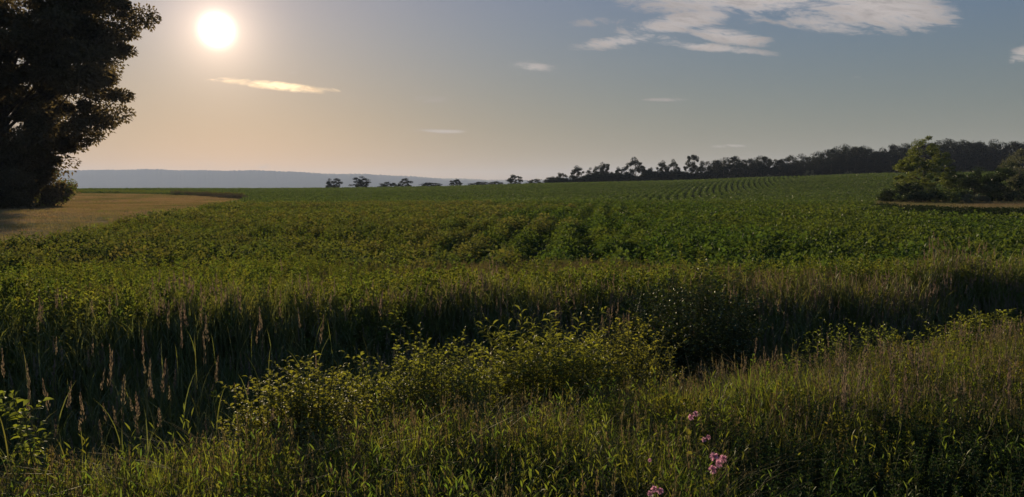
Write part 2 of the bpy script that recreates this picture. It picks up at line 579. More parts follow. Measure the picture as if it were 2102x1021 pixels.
# ------------------------------------------------------------------ scattering of uncountable plants
def scatter(name, protos, pts, sc, rz=None, tilt=.08, r=rng):
    c = bpy.data.collections.new(name + '_kinds')
    for p in protos:
        c.objects.link(p)
    N = len(pts)
    me = bpy.data.meshes.new(name)
    me.vertices.add(N)
    me.vertices.foreach_set('co', np.asarray(pts, float).ravel())
    rot = np.stack([r.normal(size=N) * tilt, r.normal(size=N) * tilt, r.random(N) * 6.283 if rz is None else rz], 1)
    a = me.attributes.new('rot', 'FLOAT_VECTOR', 'POINT'); a.data.foreach_set('vector', rot.ravel())
    a = me.attributes.new('scl', 'FLOAT_VECTOR', 'POINT')
    sc = np.asarray(sc, float)
    if sc.ndim == 1:
        sc = np.stack([sc, sc, sc], 1)
    a.data.foreach_set('vector', sc.ravel())
    a = me.attributes.new('pick', 'INT', 'POINT'); a.data.foreach_set('value', r.integers(0, len(protos), N).astype(np.int32))
    for m in protos[0].data.materials:
        me.materials.append(m)
    o = bpy.data.objects.new(name, me)
    col.objects.link(o)
    ng = bpy.data.node_groups.new(name, 'GeometryNodeTree')
    ng.interface.new_socket('Geometry', in_out='INPUT', socket_type='NodeSocketGeometry')
    ng.interface.new_socket('Geometry', in_out='OUTPUT', socket_type='NodeSocketGeometry')
    t = NT(ng)
    gi, go = t.n('NodeGroupInput'), t.n('NodeGroupOutput')
    ci = t.n('GeometryNodeCollectionInfo')
    ci.inputs[0].default_value = c
    ci.inputs[1].default_value = True
    ci.inputs[2].default_value = True
    ip = t.n('GeometryNodeInstanceOnPoints')

    def na_(nm, ty):
        q = t.n('GeometryNodeInputNamedAttribute', data_type=ty)
        q.inputs[0].default_value = nm
        return q.outputs[0]
    t.put(ip.inputs['Points'], gi.outputs[0])
    t.put(ip.inputs['Instance'], ci.outputs[0])
    ip.inputs['Pick Instance'].default_value = True
    t.put(ip.inputs['Instance Index'], na_('pick', 'INT'))
    t.put(ip.inputs['Rotation'], na_('rot', 'FLOAT_VECTOR'))
    t.put(ip.inputs['Scale'], na_('scl', 'FLOAT_VECTOR'))
    t.put(go.inputs[0], ip.outputs[0])
    md = o.modifiers.new('scatter', 'NODES')
    md.node_group = ng
    return tag(o, kind='stuff')


def ground_pts(x, y, dz=0.0):
    return np.stack([x, y, terr(x, y) + dz], 1)


def wedge(n, y0, y1, margin=1.0, umax=.70, r=rng, left=None, right=None):
    """random ground points inside the view wedge, even in area"""
    y = np.sqrt(r.random(n) * (y1 ** 2 - y0 ** 2) + y0 ** 2)
    lo = -(umax * y + margin) if left is None else left * y
    hi = (umax * y + margin) if right is None else right * y
    return lo + (hi - lo) * r.random(n), y


# ---- prototypes
def tuft(name, n, H, Wd, spread, lean, mat, r, seg=4, curl=1.0):
    mb = MB()
    b = np.stack([r.normal(size=n) * spread, r.normal(size=n) * spread, np.zeros(n)], 1)
    blades(mb, b, r.random(n) * 6.283, np.abs(r.normal(size=n)) * lean + .08, H * (.55 + .5 * r.random(n)), Wd * (.7 + .6 * r.random(n)), 0, seg, curl, r)
    return mb, b


def panicle(mb, base, tip, L, Wd, r, mi=1, n=34):
    """a plume of spikelets round the top of a stem"""
    d = unit(np.asarray(tip) - np.asarray(base))
    t = r.random(n) ** .9
    c = np.asarray(tip) - d * (L * (1 - t))[:, None]
    rad = Wd * (1 - t) ** .7 * (.25 + .75 * r.random(n))
    a = r.random(n) * 6.283
    off = np.stack([np.cos(a), np.sin(a), .2 * np.ones(n)], 1) * rad[:, None]
    dr = unit(off * .9 + d * Wd * 1.4)
    leaves(mb, c + off * .55, dr, L * (.14 + .06 * r.random(n)), L * .05, mi, r=r, droop=0)


def reed_proto(i, head, H=1.25, stems=9):
    r = np.random.default_rng(100 + i)
    mb = MB()
    for k in range(stems):
        b = np.array([r.normal() * .09, r.normal() * .09, 0])
        a = r.random() * 6.283
        h = H * (.72 + .3 * r.random())
        ln = .06 + .12 * r.random()
        tip = b + np.array([math.cos(a) * ln * h, math.sin(a) * ln * h, h])
        blades(mb, b[None], np.array([a]), np.array([ln]), h, .004, 0, 4, .3, r)
        nb = 6
        t = .12 + .7 * r.random(nb)
        blades(mb, b + (tip - b) * t[:, None], r.random(nb) * 6.283, .35 + .4 * r.random(nb), h * .30 * (1 - t * .35), .010, 0, 4, 1.0, r)
        if r.random() < head:
            panicle(mb, b, tip + [0, 0, .05], .14 + .06 * r.random(), .018, r, 1, 40)
    return mb.obj('reed_grass_tuft', [M['reed'], M['panicle']], link=False)


def weed_proto(i, H=.75, stems=5, leafL=.075, leafW=.016, mats=('weed', 'weedstem'), nper=22, spread=.09, name='leafy_weed', top=True):
    r = np.random.default_rng(200 + i)
    mb = MB()
    for k in range(stems):
        b = np.array([r.normal() * spread, r.normal() * spread, 0])
        a = r.random() * 6.283
        h = H * (.6 + .45 * r.random())
        ln = .22 * r.random()
        tip = b + np.array([math.cos(a) * ln * h, math.sin(a) * ln * h, h])
        tube(mb, [b, (b + tip) / 2 + [0, 0, .02], tip], [.004, .003, .0015], 1, 4)
        t = np.sqrt(np.linspace(.06, 1, nper)) 
        an = np.arange(nper) * 2.4 + r.random() * 6
        el = .25 + .75 * t ** 3
        dr = np.stack([np.cos(an) * np.cos(el), np.sin(an) * np.cos(el), np.sin(el)], 1)
        L = leafL * (1.15 - .45 * t) * (.8 + .4 * r.random(nper))
        leaves(mb, b + (tip - b) * t[:, None], dr, L, leafW * (L / leafL), 0, True, r, droop=.35)
        if top:
            n = 7
            an = r.random(n) * 6.283
            dr = np.stack([np.cos(an) * .5, np.sin(an) * .5, np.ones(n)], 1)
            leaves(mb, np.repeat(tip[None], n, 0), dr, leafL * .6, leafW * .6, 0, True, r, droop=.1)
    return mb.obj(name, [M[mats[0]], M[mats[1]]], link=False)


def mound_proto(i, Rm, Hm, n, L, Wd, mat, fine=False, name='crop_plant'):
    r = np.random.default_rng(300 + i)
    mb = MB()
    d = unit(r.normal(size=(n, 3)) * [1, 1, .9] + [0, 0, .35])
    d[:, 2] = np.abs(d[:, 2])
    s = (.55 + .5 * r.random(n))[:, None]
    p = d * s * [Rm, Rm, Hm]
    dr = unit(d * [1, 1, .4] + r.normal(size=(n, 3)) * .45)
    leaves(mb, p, dr, L * (.7 + .6 * r.random(n)), Wd, 0, fine, r, droop=.3)
    return mb.obj(name, [M[mat]], link=False)


# 1. crop: potato-like rows, curving gently towards the hill
ROW = 1.2


def rows_pts(y0, y1, step, lo=-.74, hi=.74):
    out = []
    ymid = (y0 + y1) / 2
    kmin = int((lo * y1 - 15 - .0007 * y1 ** 2) / ROW) - 2
    kmax = int((hi * y1 + 6) / ROW) + 2
    ys = np.arange(y0, y1, step)
    for k in range(kmin, kmax):
        y = ys + rng.random(len(ys)) * step * .6
        x = k * ROW + .05 * y + .0007 * y ** 2
        g = (x > lo * y - 2) & (x < hi * y + 2)
        out.append(np.stack([x[g], y[g]], 1))
    return np.concatenate(out)


def gapmask(x, y):
    """0 where the stand has bare soil, 1 where closed"""
    v = wav(x, y, 2.3, 1.1) + .6 * wav(x, y, 7.0, 4.2)
    left = 1 - sstep(.12, .22, x / np.maximum(y, 1))
    w = wav(x, y, 5.1, 6.3) + .7 * wav(x, y, 1.9, 2.2)
    return (1 - left * sstep(.30, .72, v) * (y < 75)) * (1 - .9 * sstep(.85, 1.15, w) * (y < 120))


BUSHES = [(1800, 2400, 55, 84)]


def right_plot(x, y):
    u = CX + F * x / np.maximum(y, 1)
    front_d = np.interp(u, [1800, 1850, 1950, 2102, 2300], [60, 51, 46, 43, 41])
    return (u > 1800) & (y > front_d) & (y < 92)


def crop_zone(x, y):
    return (far_m(x, y) > np.interp(x / np.maximum(y, 1), [-.7, .12, .30, .5], [5.6, 5.0, 2.6, 1.3]) + wav(x, y, 1.9, 2)) & ~in_hay(x, y) & ~right_plot(x, y)


near_p = [mound_proto(i, .36, .46, 230, .09, .052, 'crop', True) for i in range(5)]
mid_p = [mound_proto(10 + i, .36, .48, 110, .13, .075, 'crop') for i in range(4)]
near_o = [mound_proto(50 + i, .36, .52, 190, .10, .05, 'cropold', True) for i in range(5)]
mid_o = [mound_proto(56 + i, .40, .48, 90, .14, .075, 'cropold') for i in range(4)]
far_p = [mound_proto(20 + i, .35, .45, 46, .20, .12, 'cropfar') for i in range(4)]
for nm, pr, y0, y1, st, smin, jit in (('crop_plants', near_p, 9, 34, .28, .8, .09), ('crop_plants', mid_p, 34, 82, .36, .85, .09),
                                     ('crop_plants', far_p, 82, 268, .45, .75, .05)):
    q = rows_pts(y0, y1, st)
    g = crop_zone(q[:, 0], q[:, 1])
    q = q[g]
    gm = gapmask(q[:, 0], q[:, 1])
    keep = rng.random(len(q)) < gm
    q = q[keep]; gm = gm[keep]
    x = q[:, 0] + rng.normal(size=len(q)) * jit
    u = x / q[:, 1]
    closed = sstep(-.1, .2, u) * (1 - sstep(60, 140, q[:, 1]))       # the right of the near field is closed canopy
    s = (smin + .40 * rng.random(len(q))) * (.66 + .34 * gm) * (1 - .25 * (rng.random(len(q)) < .2)) * (1 + .18 * closed)
    hz = s * (.85 + .3 * rng.random(len(q))) * (1 + .12 * wav(x, q[:, 1], 5, 2))
    s3 = np.stack([s, s, hz], 1)
    old = (u + .10 * wav(x, q[:, 1], 6, 7) < .02) if y0 < 80 else np.zeros(len(x), bool)
    scatter(nm, pr, ground_pts(x, q[:, 1], -.02)[~old], s3[~old])
    if old.any():
        scatter(nm, near_o if y0 < 20 else mid_o, ground_pts(x, q[:, 1], -.02)[old], s3[old])
# the closed canopy also fills between its rows
x, y = wedge(34000, 10, 110)
g = crop_zone(x, y) & (rng.random(len(x)) < np.maximum(sstep(.14, .26, x / y), .22 + .40 * sstep(36, 60, y)) * (1 - sstep(85, 110, y))) & (y > 10)
x, y = x[g], y[g]
s = .7 + .3 * rng.random(len(x))
tag(scatter('crop_plants', [mound_proto(40 + i, .40, .46, 120, .11, .06, 'crop') for i in range(4)], ground_pts(x, y, -.03), s), 'closed green canopy of the near crop on the right')
# field weeds on the left part of the near field
x, y = wedge(6000, 11, 75, left=-.72, right=-.10)
g = crop_zone(x, y) & (wav(x, y, 4, 9) > -.3)
x, y = x[g], y[g]
scatter('field_weeds', [weed_proto(60 + i, .55, 4, .10, .03, nper=14, name='field_weed') for i in range(3)], ground_pts(x, y, -.03), (.55 + .5 * rng.random(len(x))))

# 2. stubble and short dry grass on the hay field
x, y = wedge(60000, 22, 250, left=-.80, right=-.30)
g = in_hay(x, y); x, y = x[g], y[g]
pr = []
for i in range(3):
    mb, _ = tuft('hay_tuft', 26, .12, .012, .13, .7, 'hay', np.random.default_rng(400 + i), 2)
    pr.append(mb.obj('hay_tuft', [M['hay']], link=False))
s = (.6 + .7 * rng.random(len(x))) * (1 + y / 160)
scatter('hay_stubble', pr, ground_pts(x, y, .04), s)

x, y = wedge(30000, 20, 200, left=-.80, right=-.30)
g = in_hay(x, y)
x, y = x[g], y[g]
e = (y - hay_front(x / y)) / hay_front(x / y)
g = rng.random(len(x)) < .55 * np.exp(-e / .10) + .03 * (wav(x, y, 9, 3) > .2)
x, y = x[g], y[g]
pr = []
for i in range(3):
    mb, _ = tuft('green_tuft', 26, .26, .02, .16, .7, 'weed', np.random.default_rng(410 + i), 2)
    pr.append(mb.obj('green_tuft', [M['weed']], link=False))
scatter('hay_weeds', pr, ground_pts(x, y, .03), .5 + .9 * rng.random(len(x)))

# 3. weedy strips: behind the hay field, reddish at its point
wp = [weed_proto(70 + i, .9, 7, .16, .06, ('redweed', 'redweed'), 12, .22, 'red_weed') for i in range(3)]
wg = [weed_proto(75 + i, .8, 7, .16, .07, ('weed', 'weedstem'), 12, .22, 'green_weed') for i in range(3)]
xs, ys = [], []
for i in range(1500):
    px = 350 + 155 * rng.random()
    h = hit(px, np.interp(px, [350, 400, 450, 505], [401.0, 404, 407.5, 411]) - rng.random() * 3.2)
    xs.append(h[0]); ys.append(h[1])
x, y = np.array(xs), np.array(ys)
k = rng.random(len(x)) < .55
x, y = x[k], y[k]
scatter('red_weeds', wp, ground_pts(x, y), .3 + .75 * rng.random(len(x)) ** 2)
xs, ys = [], []
for i in range(2600):
    px = -60 + 560 * rng.random()
    h = hit(px, np.interp(px, [0, 200, 350, 450, 505], [399, 398.5, 400, 403, 407]) - .3 - rng.random() * 2.5, dmax=262)
    xs.append(h[0]); ys.append(h[1])
x, y = np.array(xs), np.array(ys)
scatter('strip_weeds', wg, ground_pts(x, y), .5 + .5 * rng.random(len(x)) ** 2)

# 4. dry grass plot before the bushes on the right
x, y = wedge(30000, 40, 90, left=.44, right=.78)
g = right_plot(x, y)
x, y = x[g], y[g]
u = CX + F * x / y
fd = np.interp(u, [1800, 1850, 1950, 2102, 2300], [60, 51, 46, 43, 41])
edge = y - fd < 2.2
pr = []
for i in range(3):
    mb, b = tuft('dry_tuft', 40, .62, .02, .16, .35, 'dry', np.random.default_rng(420 + i), 3)
    pr.append(mb.obj('dry_tuft', [M['dry']], link=False))
scatter('dry_grass', pr, ground_pts(x[~edge], y[~edge]), .7 + .4 * rng.random((~edge).sum()))
e = np.repeat(np.where(edge)[0], 2)
xe, ye = x[e] + rng.normal(size=len(e)) * .3, y[e] + rng.normal(size=len(e)) * .2
scatter('shade_edge_weeds', [weed_proto(80 + i, .8, 6, .15, .06, ('bush', 'weedstem'), 14, .2, 'edge_weed') for i in range(3)],  # dark leaf colour stands in for the shaded front face of the plot
        ground_pts(xe, ye), .6 + .4 * rng.random(len(xe)))

# 5. far bank: mixed weeds and grass between ditch and crop
x, y = wedge(40000, 6.2, 24, 1.5)
m = far_m(x, y)
edge_m = np.interp(x / y, [-.7, .12, .30, .5], [6.2, 5.6, 3.2, 2.0]) + wav(x, y, 1.9, 2)
g = (m > -.45 + .8 * wav(x, y, .9, 4)) & (m < edge_m)
x, y, m = x[g], y[g], m[g]
brown = (wav(x, y, 1.6, 5) > .15 - .6 * sstep(2, 4, m) * (x > -3) * (x < 4.5) + .5 * (x > 4)) & ((x > -2) | (wav(x, y, 1.1, 2) > .2))
pr = [weed_proto(90 + i, .80, 7, .085, .022, nper=24) for i in range(4)]
a = ~brown
scatter('bank_weeds', pr, ground_pts(x[a], y[a], -.03), (.55 + .45 * rng.random(a.sum())) * (1 - (.12 + .28 * sstep(-4, -1, x[a])) * sstep(1.2, 3.5, m[a])))
pr = []
for i in range(4):
    r = np.random.default_rng(430 + i)
    mb, b = tuft('bank_tuft', 34, .58, .010, .10, .4, 'verge', r)
    for k in range(6):
        bb = np.array([r.normal() * .1, r.normal() * .1, 0.]); tp = bb + [r.normal() * .06, r.normal() * .06, .52 + .15 * r.random()]
        tube(mb, [bb, tp], [.002, .001], 1, 3)
        panicle(mb, bb, tp, .11, .018, r, 1, 22)
    pr.append(mb.obj('bank_tuft', [M['verge'], M['straw']], link=False))
scatter('bank_grass', pr, ground_pts(x[brown], y[brown], -.02), (.6 + .5 * rng.random(brown.sum())) * (1 - .3 * sstep(1.5, 4, m[brown])))
a = (rng.random(len(x)) < .05) & (m < 2.6)
scatter('bank_weeds', [weed_proto(150 + i, .95, 9, .10, .026, ('tallweed', 'weedstem'), nper=28, spread=.14) for i in range(3)], ground_pts(x[a], y[a] - .3, -.03), .62 + .36 * rng.random(a.sum()))
a = rng.random(len(x)) < .35
scatter('bank_grass', pr[:2], ground_pts(x[a] + .1, y[a], -.02), .5 + .4 * rng.random(a.sum()))

# 6. ditch: tall reed grass, most heads in the middle and on the right
x, y = wedge(15000, 3.4, 16, 1.2)
n, m = near_n(x, y), far_m(x, y)
px = CX + F * x / y
g = (n > .15) & (m < .45 * wav(x, y, 1.0, 4)) & ~((n < 1.2) & (px > 440) & (px < 1380))
x, y, n, m, px = x[g], y[g], n[g], m[g], px[g]
hd = (rng.random(len(x)) < np.where(px < 750, .10, np.where(px > 1780, .60, .38)))
plain = [reed_proto(i, 0.0, 1.22, 8) for i in range(4)]
heads = [reed_proto(10 + i, .55, 1.30, 8) for i in range(5)]
dense = rng.random(len(x)) < .8
low = (1 - .52 * (1 - sstep(.2, 3.0, n))) * (1 - .20 * sstep(-1.6, 0, m)) * (1 + .16 * wav(x, y, .8, 6))
for msk, pr, nm in ((hd, heads, 'reed_grass'), (~hd & dense, plain, 'reed_grass')):
    s = (.78 + .25 * rng.random(msk.sum())) * low[msk]
    scatter(nm, pr, ground_pts(x[msk], y[msk], -.02), np.stack([s * 1.0, s * 1.0, s], 1))

a = rng.random(len(x)) < .10 + .12 * sstep(700, 1500, px)
scatter('ditch_weeds', [weed_proto(140 + i, .85, 5, .08, .02, nper=24, name='ditch_weed') for i in range(3)], ground_pts(x[a], y[a], -.02),
        (.7 + .5 * rng.random(a.sum())) * low[a])

# 7. verge: dense grass and small leafy herbs
x, y = wedge(30000, 1.9, 11, 1.2)
n = near_n(x, y)
g = (n < .35)
x, y, n = x[g], y[g], n[g]
px = CX + F * x / y
dark = np.maximum(sstep(1400, 1650, px) * (1 - sstep(3.3, 4.8, y + .5 * wav(x, y, .5, 3))), sstep(.35, .7, wav(x, y, .55, 8)) * (1 - sstep(3.0, 3.8, y)))          # near right corner, spread by noise: shade painted in as darker herbs
pr = []
for i in range(6):
    r = np.random.default_rng(500 + i)
    mb, b = tuft('verge_tuft', 44, .49, .0075, .07, .36, 'verge', r, 4, .8)
    bq = np.stack([r.normal(size=4) * .06, r.normal(size=4) * .06, np.zeros(4)], 1)
    blades(mb, bq, r.random(4) * 6.283, .7 + .5 * r.random(4), .62, .006, 1, 5, 1.2, r)
    if i < 2:
        for k in range(3):
            bb = np.array([r.normal() * .05, r.normal() * .05, 0.]); tp = bb + [r.normal() * .05, r.normal() * .05, .48 + .12 * r.random()]
            tube(mb, [bb, tp], [.0016, .001], 1, 3)
            panicle(mb, bb, tp, .07 + .05 * r.random(), .008, r, 1, 20)
    pr.append(mb.obj('verge_tuft', [M['verge'], M['straw']], link=False))
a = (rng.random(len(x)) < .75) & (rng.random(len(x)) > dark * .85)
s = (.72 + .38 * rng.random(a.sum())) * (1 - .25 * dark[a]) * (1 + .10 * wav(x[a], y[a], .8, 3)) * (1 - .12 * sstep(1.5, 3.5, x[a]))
scatter('verge_grass', pr, ground_pts(x[a], y[a], -.02), s)
herb = [weed_proto(120 + i, .46, 6, .042, .012, ('verge2', 'weedstem'), 30, .05, 'verge_herb') for i in range(5)]
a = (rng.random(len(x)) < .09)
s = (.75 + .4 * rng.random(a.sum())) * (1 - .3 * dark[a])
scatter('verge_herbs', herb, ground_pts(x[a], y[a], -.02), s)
dk = [weed_proto(130 + i, .42, 7, .032, .010, ('shadetint', 'weedstem'), 34, .06, 'dark_herb') for i in range(4)]
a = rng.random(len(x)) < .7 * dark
scatter('shade_tinted_herbs', dk, ground_pts(x[a], y[a], -.02), .8 + .4 * rng.random(a.sum()))

# broad upright shoots in the near left strip
sh = []
for i in range(4):
    r = np.random.default_rng(560 + i)
    mb, b = tuft('verge_shoot', 9, .46, .009, .05, .35, 'shoot', r, 5, 1.1)
    for k in range(6):
        bb = np.array([r.normal() * .05, r.normal() * .05, 0.])
        tp = bb + [r.normal() * .08, r.normal() * .08, .36 + .18 * r.random()]
        tube(mb, [bb, tp], [.0024, .0012], 1, 4)
        nn = 18
        t = np.linspace(.15, 1, nn)
        an = np.arange(nn) * 2.4 + r.random() * 6
        dr = np.stack([np.cos(an) * .55, np.sin(an) * .55, np.ones(nn)], 1)
        leaves(mb, bb + (tp - bb) * t[:, None], dr + r.normal(size=(nn, 3)) * .35, .042 * (.7 + .6 * r.random(nn)), .0065, 0, True, r, droop=.2)
    sh.append(mb.obj('verge_shoot', [M['shoot'], M['weedstem']], link=False))
x, y = wedge(5200, 2.1, 5.2, 1.0)
n = near_n(x, y)
g = (n < .25) & (rng.random(len(x)) < .05 + .38 * (1 - sstep(-.2, 1.4, x))) & (wav(x, y, .6, 5) > -.55)
x, y = x[g], y[g]
scatter('verge_shoots', sh, ground_pts(x, y, -.02), .72 + .42 * rng.random(len(x)))
# brown-headed grass along the far edge of the verge on the right
x, y = wedge(5200, 4.2, 9.5, .8)
n = near_n(x, y)
g = (n > -1.5) & (n < .5) & (CX + F * x / y > 1230) & (wav(x, y, .8, 1) > -.1) & (rng.random(len(x)) < .40)
x, y = x[g], y[g]
hd2 = []
for i in range(4):
    r = np.random.default_rng(580 + i)
    mb, b = tuft('headed_grass', 26, .50, .008, .06, .35, 'verge', r, 4, .9)
    for k in range(4):
        bb = np.array([r.normal() * .06, r.normal() * .06, 0.])
        tp = bb + [.05 * r.normal() - .05, r.normal() * .05, .56 + .14 * r.random()]
        tube(mb, [bb, tp], [.0018, .001], 1, 3)
        panicle(mb, bb, tp, .09 + .04 * r.random(), .013, r, 1, 26)
    hd2.append(mb.obj('headed_grass', [M['verge'], M['panicle']], link=False))
scatter('headed_grass', hd2, ground_pts(x, y, -.02), .65 + .35 * rng.random(len(x)))

# ------------------------------------------------------------------ things: trees
def sample_crown(prof, n, r, shell=.55):
    """points inside a body of revolution given by (z, radius) pairs"""
    z = np.array([p[0] for p in prof], float); R = np.array([p[1] for p in prof], float)
    zs = np.linspace(z[0], z[-1], 200); Rs = np.interp(zs, z, R)
    cdf = np.cumsum(Rs ** 1.6); cdf /= cdf[-1]
    zz = np.interp(r.random(n), cdf, zs)
    a = r.random(n) * 6.283
    q = r.random(n) ** (.5 * shell)
    rad = np.interp(zz, z, R) * q
    rad *= 1 + .13 * np.sin(3 * a + zz * .7) + .08 * np.sin(5 * a - zz * 1.3)
    return np.stack([np.cos(a) * rad, np.sin(a) * rad, zz], 1)


def tree_parts(seed, H, prof, ncl, nleaf, crad, L, leafm, limbs=10, tr=.03, fork=.3):
    r = np.random.default_rng(seed)
    c = sample_crown(prof, ncl, r)
    k = r.integers(0, ncl, nleaf)
    cs = crad * (.30 + 1.1 * r.random(ncl))
    p = c[k] + unit(r.normal(size=(nleaf, 3))) * (r.random((nleaf, 1)) ** .45) * cs[k][:, None] * [1, 1, .62]
    dr = unit(p - c[k]) + r.normal(size=(nleaf, 3)) * .6
    crown = MB()
    leaves(crown, p, dr, L * (.7 + .6 * r.random(nleaf)), L * .62, 0, r=r, droop=.15)
    tk = MB()
    top = H * .86
    tx = [np.array([math.sin(i * 1.3 + seed) * .012 * H * (i > 0), math.cos(i * 1.7 + seed) * .012 * H * (i > 0), top * i / 6]) for i in range(7)]
    tube(tk, tx, [tr * H * (1.25 if i == 0 else 1) * (1 - i / 7.2) for i in range(7)], 0, 8)
    for i in range(min(limbs, ncl)):
        e = c[i]
        s = min(max(e[2] * (.35 + .3 * r.random()), H * fork), top * .9)
        b = np.array([np.interp(s, [q[2] for q in tx], [q[0] for q in tx]), np.interp(s, [q[2] for q in tx], [q[1] for q in tx]), s])
        mid = (b + e) / 2 + [0, 0, -.04 * H]
        w = tr * H * .42 * (1 - s / H * .6)
        tube(tk, [b, mid, e], [w, w * .6, w * .18], 0, 5)
    return tk, crown


def make_tree(name, label, cat, loc, seed, H, prof, ncl, nleaf, crad, L, leafm, group=None, limbs=10, tr=.03, rz=0, s=1, fork=.3):
    t = empty(name, loc, rz, s)
    tag(t, label, cat, group)
    tk, cr = tree_parts(seed, H, prof, ncl, nleaf, crad, L, leafm, limbs, tr, fork)
    tk.obj('trunk', [M['bark']], t, smooth=True)
    cr.obj('crown', [leafm], t)
    return t


def gl(px, d, dz=0):
    x, y = (px - CX) / F * d, d
    return (x, y, float(terr(x, y)) + dz)


# the big tree on the left
BT = [(1.5, 4.2), (5, 5), (6.2, 6.6), (8, 8.2), (10, 9.2), (12.5, 10.2), (17, 11.2), (21, 11), (25, 9), (28, 6), (29.5, 1.5)]
make_tree('broadleaf_tree', 'huge dark broad-leaved tree filling the upper left, its crown cut by the frame', 'tree', gl(14, 75), 5, 29.5,
          BT, 720, 240000, 1.45, .34, M['maple'], limbs=46, tr=.016, fork=.14)
bp = lambda Hb, Rb: [(0.1, Rb * .75), (Hb * .35, Rb), (Hb * .75, Rb * .8), (Hb, Rb * .25)]
make_tree('understory_tree', 'dark bushy tree standing under the left side of the huge crown', 'tree', gl(10, 72), 6, 8.5,
          [(.2, 3.2), (3, 4.0), (6, 3.6), (8.4, 1.2)], 120, 30000, 1.0, .22, M['maple'], limbs=14, tr=.02)
make_tree('shrub', 'leafy olive shrub at the right foot of the huge tree', 'shrub', gl(88, 78), 7, 5.0,
          [(.1, 2.4), (1.6, 2.7), (3.2, 2.0), (4.9, .6)], 70, 16000, .65, .19, M['yellowtree'], limbs=12, tr=.02)
make_tree('shrub', 'low dark shrub in the shade at the frame edge below the huge tree', 'shrub', gl(-30, 66), 8, 4.5,
          bp(4.4, 3.6), 70, 15000, .8, .2, M['maple'], limbs=10, tr=.02)

# the yellow-green tree and the bushes on the right
make_tree('young_tree', 'yellow-green young tree with a wispy top above the dark bushes', 'tree', gl(1893, 86), 21, 7.6,
          [(1.2, 1.5), (2.6, 3.0), (4.4, 2.7), (5.8, 1.8), (6.9, .8), (7.5, .25)], 125, 24000, .52, .15, M['yellowtree'], limbs=22, tr=.018)
make_tree('bush', 'low black-green bush at the foot of the yellow-green tree, poking into the crop', 'bush', gl(1866, 80), 22, 2.4,
          [(.05, 2.6), (.9, 2.9), (1.7, 2.3), (2.35, 1.0)], 80, 16000, .5, .15, M['bush'], limbs=8, tr=.02)
make_tree('bush', 'small light green bush between the dark bushes right of the yellow-green tree', 'bush', gl(1947, 79), 23, 2.0,
          bp(1.9, 1.3), 34, 6000, .4, .13, M['yellowtree'], limbs=8, tr=.02)
make_tree('bush', 'tall rounded dark bush right of the yellow-green tree', 'bush', gl(1996, 87), 24, 4.2,
          [(.05, 2.6), (1.5, 2.9), (3.0, 2.4), (4.1, 1.1)], 90, 18000, .6, .16, M['bush'], limbs=8, tr=.02)
make_tree('bush', 'broad dark bush running out of the frame on the right', 'bush', gl(2088, 86), 25, 4.6,
          [(.05, 3.4), (1.5, 3.7), (3.2, 3.1), (4.5, 1.4)], 110, 22000, .65, .16, M['bush'], limbs=8, tr=.02)
make_tree('bush', 'olive bush behind the broad dark bush at the right frame edge', 'bush', gl(2095, 96), 26, 6.3,
          bp(6.2, 3.0), 70, 14000, .6, .17, M['palebush'], limbs=8, tr=.02)
make_tree('bush', 'small pale flat-topped bush in the dry grass before the dark bushes', 'bush', gl(2006, 77), 27, 1.35,
          [(.05, 1.1), (.6, 1.25), (1.3, 1.0)], 40, 6000, .25, .12, M['palebush'], limbs=6, tr=.02)

# lone trees and hedge bushes along the far field edge
HT = [  # px, dist, height, half width, kind, label
    (686, 275, 4.6, 3.3, 'round', 'round-crowned tree alone on the skyline, leftmost of the far field edge'),
    (740, 280, 4.6, 3.9, 'round', 'wide low tree on the skyline just right of the leftmost lone tree'),
    (798, 285, 2.7, 4.2, 'low', 'flat bush left of the tree with a raised right shoulder'),
    (832, 285, 4.4, 2.6, 'round', 'small tree with a raised crown in the middle of the far hedge gap'),
    (886, 285, 2.2, 4.6, 'low', 'low hedge bush between two small skyline trees'),
    (936, 282, 3.6, 2.6, 'round', 'small pointed tree among the low skyline bushes'),
    (985, 285, 2.0, 5.0, 'low', 'long low bush left of the lone broad tree before the hills'),
    (1018, 285, 2.0, 3.2, 'low', 'small low bush touching the left foot of the lone broad tree before the hills'),
    (1058, 280, 4.6, 3.0, 'round', 'lone broad tree standing against the end of the blue hills'),
    (1098, 283, 2.4, 3.4, 'low', 'low bush right of the lone broad tree'),
    (1131, 282, 3.2, 2.8, 'low', 'bush at the left start of the dark tree row'),
    (1154, 280, 4.2, 2.3, 'round', 'thin leafy small tree before the first dark row tree'),
    (1186, 278, 6.4, 3.6, 'tall', 'first and leftmost of the tall dark row trees'),
    (1214, 279, 5.0, 2.4, 'round', 'low tree filling the gap after the first row tree'),
    (1238, 277, 7.6, 3.9, 'round', 'broad dark row tree with sky showing through its crown'),
    (1269, 278, 5.8, 2.4, 'tall', 'slim short tree between the two broad row trees'),
    (1303, 276, 8.0, 4.4, 'round', 'broadest dark row tree, second with sky showing through'),
    (1330, 278, 5.6, 2.4, 'round', 'low tree right of the broadest row tree'),
    (1357, 276, 7.8, 3.2, 'tall', 'upright dark tree before the tallest row trees'),
    (1382, 277, 7.2, 2.8, 'round', 'dark tree left of the tallest row tree'),
    (1418, 275, 9.0, 4.2, 'tall', 'tallest tree of the dark row, just left of the wood'),
    (1447, 277, 7.6, 3.2, 'round', 'last row tree, touching the left end of the wood')]
kinds = {
    'round': (8.0, [(.2, 3.3), (2, 3.9), (4.6, 3.7), (6.6, 2.5), (8.1, .6)], 60, 9000, .85),
    'tall': (8.0, [(.2, 3.6), (2.5, 3.8), (4.5, 2.9), (6.3, 2.0), (8, .5)], 62, 9000, .8),
    'low': (8.0, [(.1, 3.6), (3, 4), (6, 3.3), (8, 1.2)], 90, 11000, 1.1)}
src = {}
rs = random.Random(4)
